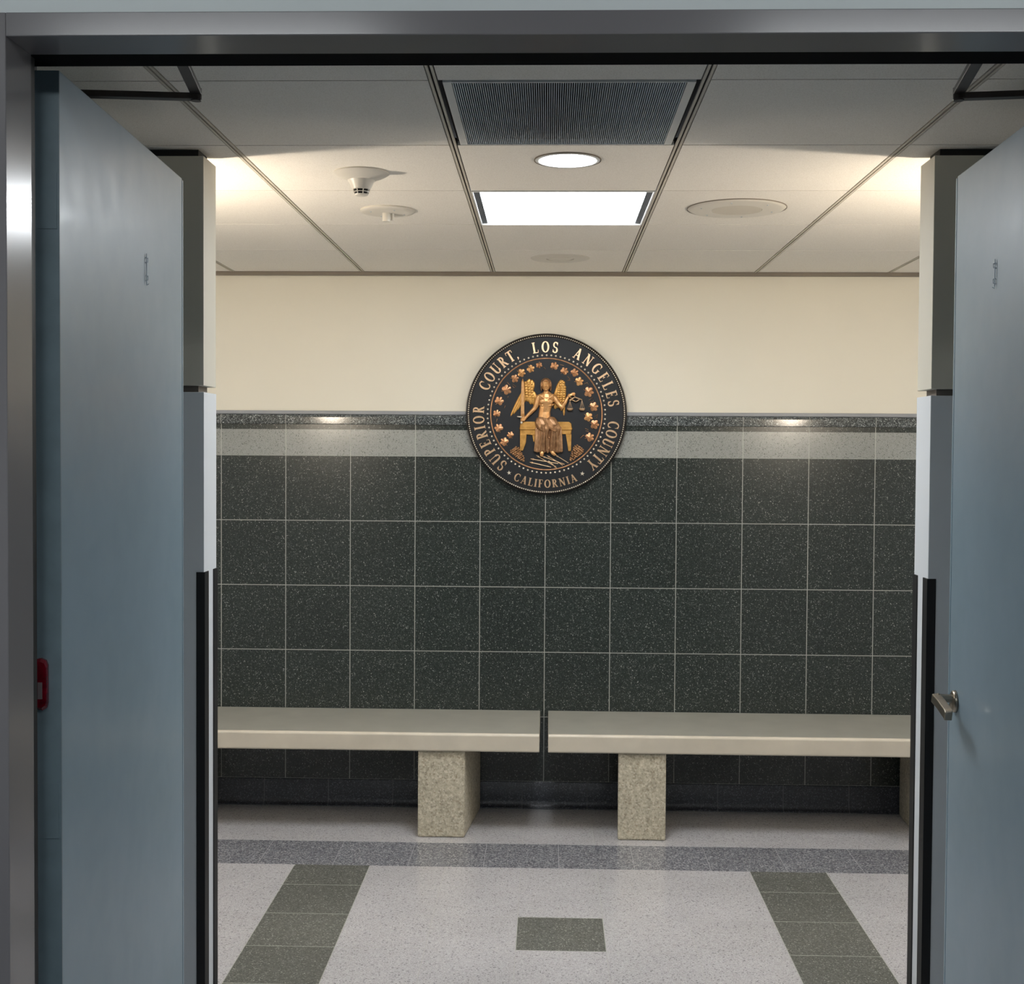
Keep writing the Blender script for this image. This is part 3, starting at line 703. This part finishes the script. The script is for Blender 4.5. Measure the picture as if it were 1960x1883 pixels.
# grape clusters
def grapes(pts, name='grape_cluster'):
    bm = new()
    for px, py, r_ in pts:
        x, z = P(px, py); ell(bm, (x, -FD-.003, z), (r_*K, .0055, r_*K), 0, 8)
    obj(name, bm, B_BROWN, seal, smooth=True)
gp = []
for i in range(9):
    t_ = i/8; c_ = (618+t_*112, 1350+t_*130); wd = 48*(1-t_)**.7*(1 if i else .6)+4
    nn = max(1, int(wd/13))
    for j in range(-nn, nn+1): gp.append((c_[0]+j*wd/nn*.85+random.uniform(-4, 4), c_[1]-j*wd/nn*.55+random.uniform(-4, 4), 12))
grapes(gp)
gp = []
for i in range(9):
    t_ = i/8; c_ = (1365-t_*105, 1330+t_*140); wd = 54*(1-t_)**.7*(1 if i else .6)+4
    nn = max(1, int(wd/13))
    for j in range(-nn, nn+1): gp.append((c_[0]+j*wd/nn*.85+random.uniform(-4, 4), c_[1]+j*wd/nn*.6+random.uniform(-4, 4), 12))
grapes(gp)
# arrows
for (a, b, c, d_) in ((808, 1500, 1040, 1552), (818, 1462, 1120, 1512), (880, 1425, 1060, 1530), (945, 1432, 1190, 1520), (1000, 1425, 1170, 1530), (1095, 1420, 1235, 1505), (1100, 1560, 1010, 1480)):
    bm = new(); d1 = FD+.004
    tube(bm, [P3(a, b, d1), P3(c, d_, d1)], .0018, 8)
    u_ = Vector(P3(a, b, d1)); v_ = Vector(P3(c, d_, d1)); dr = (v_-u_).normalized(); nn = Vector((-dr.z, 0, dr.x))
    tip = u_-dr*.006
    vv = [bm.verts.new(p) for p in (tip, u_+dr*.010+nn*.0045, u_+dr*.006+Vector((0, -.003, 0)), u_+dr*.010-nn*.0045)]
    bm.faces.new((vv[0], vv[1], vv[2])); bm.faces.new((vv[0], vv[2], vv[3])); bm.faces.new((vv[0], vv[3], vv[1])); bm.faces.new((vv[1], vv[3], vv[2]))
    obj('arrow', bm, B_LETTER, seal)
# seat under the figure
bm = new()
def pz(pts, d0, d1, bev=.03): prism(bm, [P(*p) for p in pts], -FD-d1, -FD+d0, bev)
pz([(690, 1060), (715, 1042), (1240, 1042), (1265, 1062), (1272, 1112), (683, 1112)], .001, .012)
pz([(678, 1110), (1278, 1110), (1274, 1134), (682, 1134)], .001, .016)
pz([(686, 1134), (1268, 1134), (1264, 1180), (1120, 1182), (860, 1196), (760, 1188), (686, 1188)], .001, .010)
pz([(688, 1180), (762, 1180), (752, 1290), (722, 1370), (690, 1370)], .001, .011)
pz([(1202, 1180), (1266, 1180), (1262, 1372), (1232, 1372)], .001, .011)
pz([(732, 1188), (762, 1188), (756, 1280), (738, 1280)], .001, .006); pz([(826, 1190), (860, 1190), (856, 1272), (838, 1268)], .001, .006)
obj('seat_block', bm, B_SEAT, seal, bevel=.0012)
# wings
def wing(blades, name='wing'):
    bm = new()
    for (x0, y0, x1, y1, w0, w1, dp) in blades:
        a = Vector(P3(x0, y0, FD+dp)); b = Vector(P3(x1, y1, FD+dp*.5)); m = (a+b)/2; L_ = (b-a).length/2
        ang = math.atan2((b-a).x, (b-a).z); ell(bm, m, ((w0+w1)/2*K, .0035, L_), ang, 12)
    obj(name, bm, B_SEAT, seal, smooth=True)
bl = [(745, 650, 580, 985, 22, 16, .003), (760, 680, 615, 960, 22, 16, .0035), (772, 700, 655, 915, 22, 16, .004), (785, 720, 690, 870, 22, 16, .0045),
      (795, 560, 730, 720, 34, 30, .005), (820, 570, 790, 720, 34, 30, .006), (770, 590, 720, 690, 30, 20, .0055), (838, 590, 820, 700, 20, 20, .006),
      (800, 700, 850, 860, 34, 24, .005), (780, 720, 810, 850, 30, 20, .0045), (820, 690, 880, 830, 34, 24, .006), (760, 700, 770, 820, 28, 18, .004)]
for r in range(6):
    for c in range(3): bl.append((748+c*34+r*3, 590+r*30+c*4, 745+c*34+r*3, 628+r*30+c*4, 21, 21, .0072))
wing(bl)
bl = [(1150, 568, 1085, 760, 34, 30, .005), (1160, 570, 1170, 800, 34, 30, .006), (1180, 600, 1186, 860, 22, 18, .005), (1120, 640, 1075, 780, 28, 24, .005),
      (1180, 780, 1180, 975, 18, 12, .004), (1160, 780, 1150, 920, 22, 14, .004), (1110, 760, 1080, 900, 34, 22, .004), (1140, 760, 1110, 890, 30, 20, .004)]
for r in range(9):
    for c in range(3 if r > 1 else 2): bl.append((1118+c*32-r*2+(14 if r < 2 else 0), 590+r*26, 1132+c*32-r*2+(14 if r < 2 else 0), 618+r*26, 21, 21, .0072))
wing(bl)
# figure: one continuous skin grown from overlapping volumes, voxel-merged
def cap(bm, pts, rs, dps, fl=.75):
    """tapered limb through seal-picture points; rs radii in picture px, dps depth of the axis"""
    P_ = [Vector(P3(a, b, FD+d_)) for (a, b), d_ in zip(pts, dps)]
    for i in range(len(P_)-1):
        n = max(2, int((P_[i+1]-P_[i]).length/(min(rs[i], rs[i+1])*K*.22)))
        for k in range(n+1):
            t_ = k/n; r_ = (rs[i]*(1-t_)+rs[i+1]*t_)*K; c = P_[i].lerp(P_[i+1], t_); ell(bm, c, (r_, r_*fl, r_), 0, 10)
def voxel(o, v=.0013, it=2):
    m = o.modifiers.new('merge', 'REMESH'); m.mode = 'VOXEL'; m.voxel_size = v; m.use_smooth_shade = True
    s_ = o.modifiers.new('soften', 'SMOOTH'); s_.iterations = it*3; s_.factor = .5
bm = new()
cap(bm, [(960, 1000), (962, 930), (975, 870), (982, 815), (985, 775)], [74, 66, 70, 82, 78], [.012, .013, .014, .014, .013], .55)
cap(bm, [(925, 765), (1045, 765)], [40, 40], [.013, .013], .8)
for x_ in (940, 1022): ell(bm, P3(x_, 815, FD+.026), (36*K, .008, 34*K), 0, 12)
cap(bm, [(980, 760), (978, 705)], [34, 29], [.015, .017], .9)                     # neck
ell(bm, P3(975, 632, FD+.022), (50*K, .019, 64*K), 0, 18)                        # head
ell(bm, P3(976, 672, FD+.026), (33*K, .012, 28*K), 0, 14)                        # jaw
ell(bm, P3(977, 690, FD+.034), (14*K, .005, 10*K), 0, 10)                        # chin
ell(bm, P3(976, 606, FD+.037), (36*K, .005, 11*K), 0, 10)                        # brow
cap(bm, [(977, 612), (978, 645)], [5.5, 8.5], [.041, .044], .9)                  # nose
for x_ in (958, 996): ell(bm, P3(x_, 625, FD+.0385), (9*K, .002, 4.5*K), 0, 8); ell(bm, P3(x_, 650, FD+.035), (13*K, .004, 13*K), 0, 8)
ell(bm, P3(977, 668, FD+.0385), (13*K, .0022, 3.2*K), 0, 8); ell(bm, P3(977, 676, FD+.0382), (10*K, .0022, 3.4*K), 0, 8)   # lips
for x_ in (927, 1024): ell(bm, P3(x_, 640, FD+.020), (6*K, .005, 14*K), 0, 8)     # ears
cap(bm, [(895, 772), (868, 860), (850, 895), (795, 950), (748, 1000)], [35, 30, 26, 22, 17], [.012, .013, .014, .016, .018], .8)
cap(bm, [(1070, 775), (1115, 835), (1155, 880)], [35, 30, 26], [.012, .014, .017], .8)
cap(bm, [(1155, 880), (1190, 830), (1222, 768)], [26, 22, 14], [.017, .018, .019], .8)
cap(bm, [(1222, 768), (1240, 742)], [14, 17], [.019, .019], .7)                  # raised palm
for i_, (a_, b_) in enumerate(((1300, 716), (1306, 728), (1300, 740), (1290, 750))):
    cap(bm, [(1242, 735+i_*6), (1272, 720+i_*8), (a_, b_)], [7, 6, 4.5], [.018+i_*.001, .021, .018], .9)
cap(bm, [(1232, 745), (1245, 765), (1262, 772)], [7, 6, 4.5], [.022, .025, .025], .9)
cap(bm, [(745, 1005), (722, 1022)], [19, 21], [.018, .020], .75)                 # hand on the hilt
for i_ in range(4): cap(bm, [(738, 1004+i_*10), (715, 1002+i_*10), (697, 1008+i_*10)], [7, 7, 6], [.022, .027, .021], .9)
cap(bm, [(738, 1000), (722, 986), (708, 986)], [7, 6.5, 5], [.024, .027, .026], .9)
# legs and feet
cap(bm, [(925, 1060), (965, 1125), (950, 1290), (940, 1370)], [66, 50, 34, 24], [.020, .032, .022, .018], .6)
cap(bm, [(1040, 1060), (1090, 1120), (1062, 1280), (1045, 1370)], [66, 50, 34, 24], [.020, .032, .022, .018], .6)
cap(bm, [(940, 1365), (935, 1400), (932, 1422)], [22, 24, 15], [.018, .022, .024], .6)
cap(bm, [(1040, 1362), (1060, 1392), (1075, 1412)], [22, 24, 15], [.018, .022, .024], .6)
for i_ in range(5): cap(bm, [(920+i_*7, 1412), (918+i_*8, 1428)], [5, 4], [.026, .025], .9); cap(bm, [(1062+i_*7, 1404), (1066+i_*8, 1418)], [5, 4], [.026, .025], .9)
fig = obj('figure', bm, B_GOLD, seal, smooth=True); voxel(fig)
fig['label'] = 'golden bronze seated woman, one arm raised'
bm = new()
for k in range(15):
    a = PI*(k/14)*1.16-PI*.08; x_ = 976-53*math.cos(a); y_ = 628-60*math.sin(a)
    ell(bm, P3(x_, y_, FD+.020), (14*K, .012, 17*K), 0, 8)
    if math.sin(a) > .45: ell(bm, P3(976-38*math.cos(a), 626-50*math.sin(a), FD+.029), (13*K, .009, 12*K), 0, 8)
for x_ in (922, 1032): cap(bm, [(x_, 640), (x_+(4 if x_ < 976 else -4), 690)], [11, 8], [.018, .014], .9)
hair = obj('hair', bm, B_BROWN, fig, smooth=True); voxel(hair, .0011, 2)
# bodice folds
bm = new()
cap(bm, [(905, 745), (945, 772), (985, 780), (1025, 770), (1058, 745)], [9, 10, 11, 10, 9], [.024, .027, .028, .027, .024])
cap(bm, [(898, 770), (935, 800), (985, 850), (1030, 812), (1068, 775)], [7, 8, 7, 8, 7], [.022, .030, .027, .030, .022])
cap(bm, [(905, 850), (935, 862), (982, 858), (1025, 862), (1060, 848)], [9, 11, 9, 11, 9], [.018, .026, .024, .026, .018])
cap(bm, [(912, 866), (950, 876), (1010, 876), (1052, 862)], [7, 8, 8, 7], [.018, .023, .023, .018])
for x_ in (925, 955, 1008, 1040): cap(bm, [(x_, 790), (x_+(982-x_)*.2, 850)], [6, 6], [.030, .027])
ob = obj('bodice', bm, B_GOLD, fig, smooth=True); voxel(ob, .0011, 1)
# skirt with folds
bm = new()
cap(bm, [(925, 1055), (966, 1125), (950, 1280), (942, 1352)], [72, 56, 42, 34], [.021, .035, .026, .020], .6)
cap(bm, [(1040, 1055), (1090, 1120), (1062, 1275), (1050, 1350)], [72, 56, 42, 34], [.021, .035, .026, .020], .6)
for x_, e_ in ((940, -30), (965, -8), (985, 6), (1050, -14), (1075, -4), (1100, 16)):
    cap(bm, [(x_, 1165), (x_+e_*.5, 1260), (x_+e_, 1362)], [5, 9, 10], [.050, .043, .030], .9)
for x0_, x1_ in ((905, 1000), (1030, 1130)):
    for q_ in range(4): cap(bm, [(x0_, 1075+q_*16), ((x0_+x1_)/2, 1092+q_*20), (x1_, 1070+q_*16)], [6, 7, 5], [.034, .050+.002*q_, .034], .9)
cap(bm, [(885, 1015), (962, 1022), (1050, 1025)], [20, 24, 20], [.018, .026, .018], .6)
cap(bm, [(880, 1035), (962, 1045), (1062, 1042)], [16, 18, 16], [.020, .028, .020], .7)
for i_ in range(7):                                                              # lap folds swept to the knees
    t_ = i_/6
    cap(bm, [(872+t_*50, 1048+t_*8), (880+t_*50, 1085+t_*8), (935+t_*28, 1128-t_*14), (985, 1100-t_*22)], [12, 12, 11, 7], [.018, .026, .034, .028], .9)
    cap(bm, [(1075-t_*40, 1045+t_*8), (1110-t_*44, 1078+t_*6), (1090-t_*30, 1112-t_*8), (1020, 1098-t_*18)], [11, 11, 10, 7], [.018, .028, .035, .028], .9)
hem = [(862, 1365), (885, 1372), (908, 1370), (965, 1372), (1000, 1378), (1020, 1350), (1085, 1372), (1105, 1374), (1130, 1366), (1155, 1368)]
top = [(872, 1120), (890, 1140), (915, 1150), (985, 1140), (1003, 1130), (1035, 1140), (1105, 1150), (1125, 1140), (1138, 1125), (1140, 1110)]
for (a_, b_), (c_, d_) in zip(top, hem):
    mid = ((a_+c_)/2+random.uniform(-6, 6), (b_+d_)/2)
    cap(bm, [(a_, b_), mid, (c_, d_)], [15, 17, 17], [.018, .019, .016], .9)
cap(bm, [(880, 1150), (890, 1360)], [26, 28], [.010, .010], .5); cap(bm, [(930, 1150), (925, 1352)], [30, 26], [.018, .014], .6)
cap(bm, [(1125, 1140), (1120, 1360)], [30, 34], [.010, .010], .5); cap(bm, [(1085, 1150), (1090, 1350)], [26, 24], [.018, .014], .6)
cap(bm, [(995, 1130), (1005, 1360)], [26, 28], [.009, .008], .5)
cap(bm, [(990, 1205), (1018, 1225), (1030, 1180)], [7, 9, 6], [.024, .026, .024]); cap(bm, [(985, 1330), (1005, 1350), (1028, 1290)], [7, 8, 6], [.022, .024, .022])
ob = obj('skirt', bm, B_BROWN, fig, smooth=True); voxel(ob, .0013, 1); ob['label'] = 'brown bronze draped skirt'
# sword
bm = new()
prism(bm, [P(*p) for p in ((694, 985), (700, 590), (715, 558), (730, 590), (738, 985))], -FD-.018, -FD-.010, .12)
obj_sw = obj('sword', bm, B_GOLD, seal)
bm = new(); tube(bm, [P3(655, 986, FD+.016), P3(700, 992, FD+.020), P3(752, 990, FD+.016)], [.0022, .0036, .0022], 10)
tube(bm, [P3(712, 990, FD+.018), P3(706, 1046, FD+.018)], .0035, 10); ell(bm, P3(704, 1052, FD+.018), (.006, .005, .006), 0, 12)
obj('hilt', bm, B_BEAD, obj_sw, smooth=True)
# scales
bm = new(); d1 = FD+.014
for a_, b_ in (((1238, 800), (1302, 766)), ((1302, 766), (1382, 795)), ((1238, 800), (1262, 802)), ((1262, 790), (1310, 818)), ((1310, 818), (1352, 792))):
    tube(bm, [P3(a_[0], a_[1], d1), P3(b_[0], b_[1], d1)], .0028, 8)
tube(bm, [P3(1302, 766, d1), P3(1296, 738, d1)], .0015, 8)
scl = obj('scales', bm, B_LETTER, seal, smooth=True)
for cx_, ty in ((1248, 812), (1383, 800)):
    bm = new()
    for e_ in (-24, 0, 24): tube(bm, [P3(cx_-2, ty, d1), P3(cx_+e_, 893, d1)], .0007, 6)
    x_, z_ = P(cx_, 893); prof_ = [(0, -.010), (.008, -.0095), (.0125, -.006), (.0145, 0), (.0145, .001), (0, .001)]
    lathe(bm, prof_, 24, c=(x_, -d1, z_)); obj('scale_pan', bm, B_LETTER, scl, smooth=False)
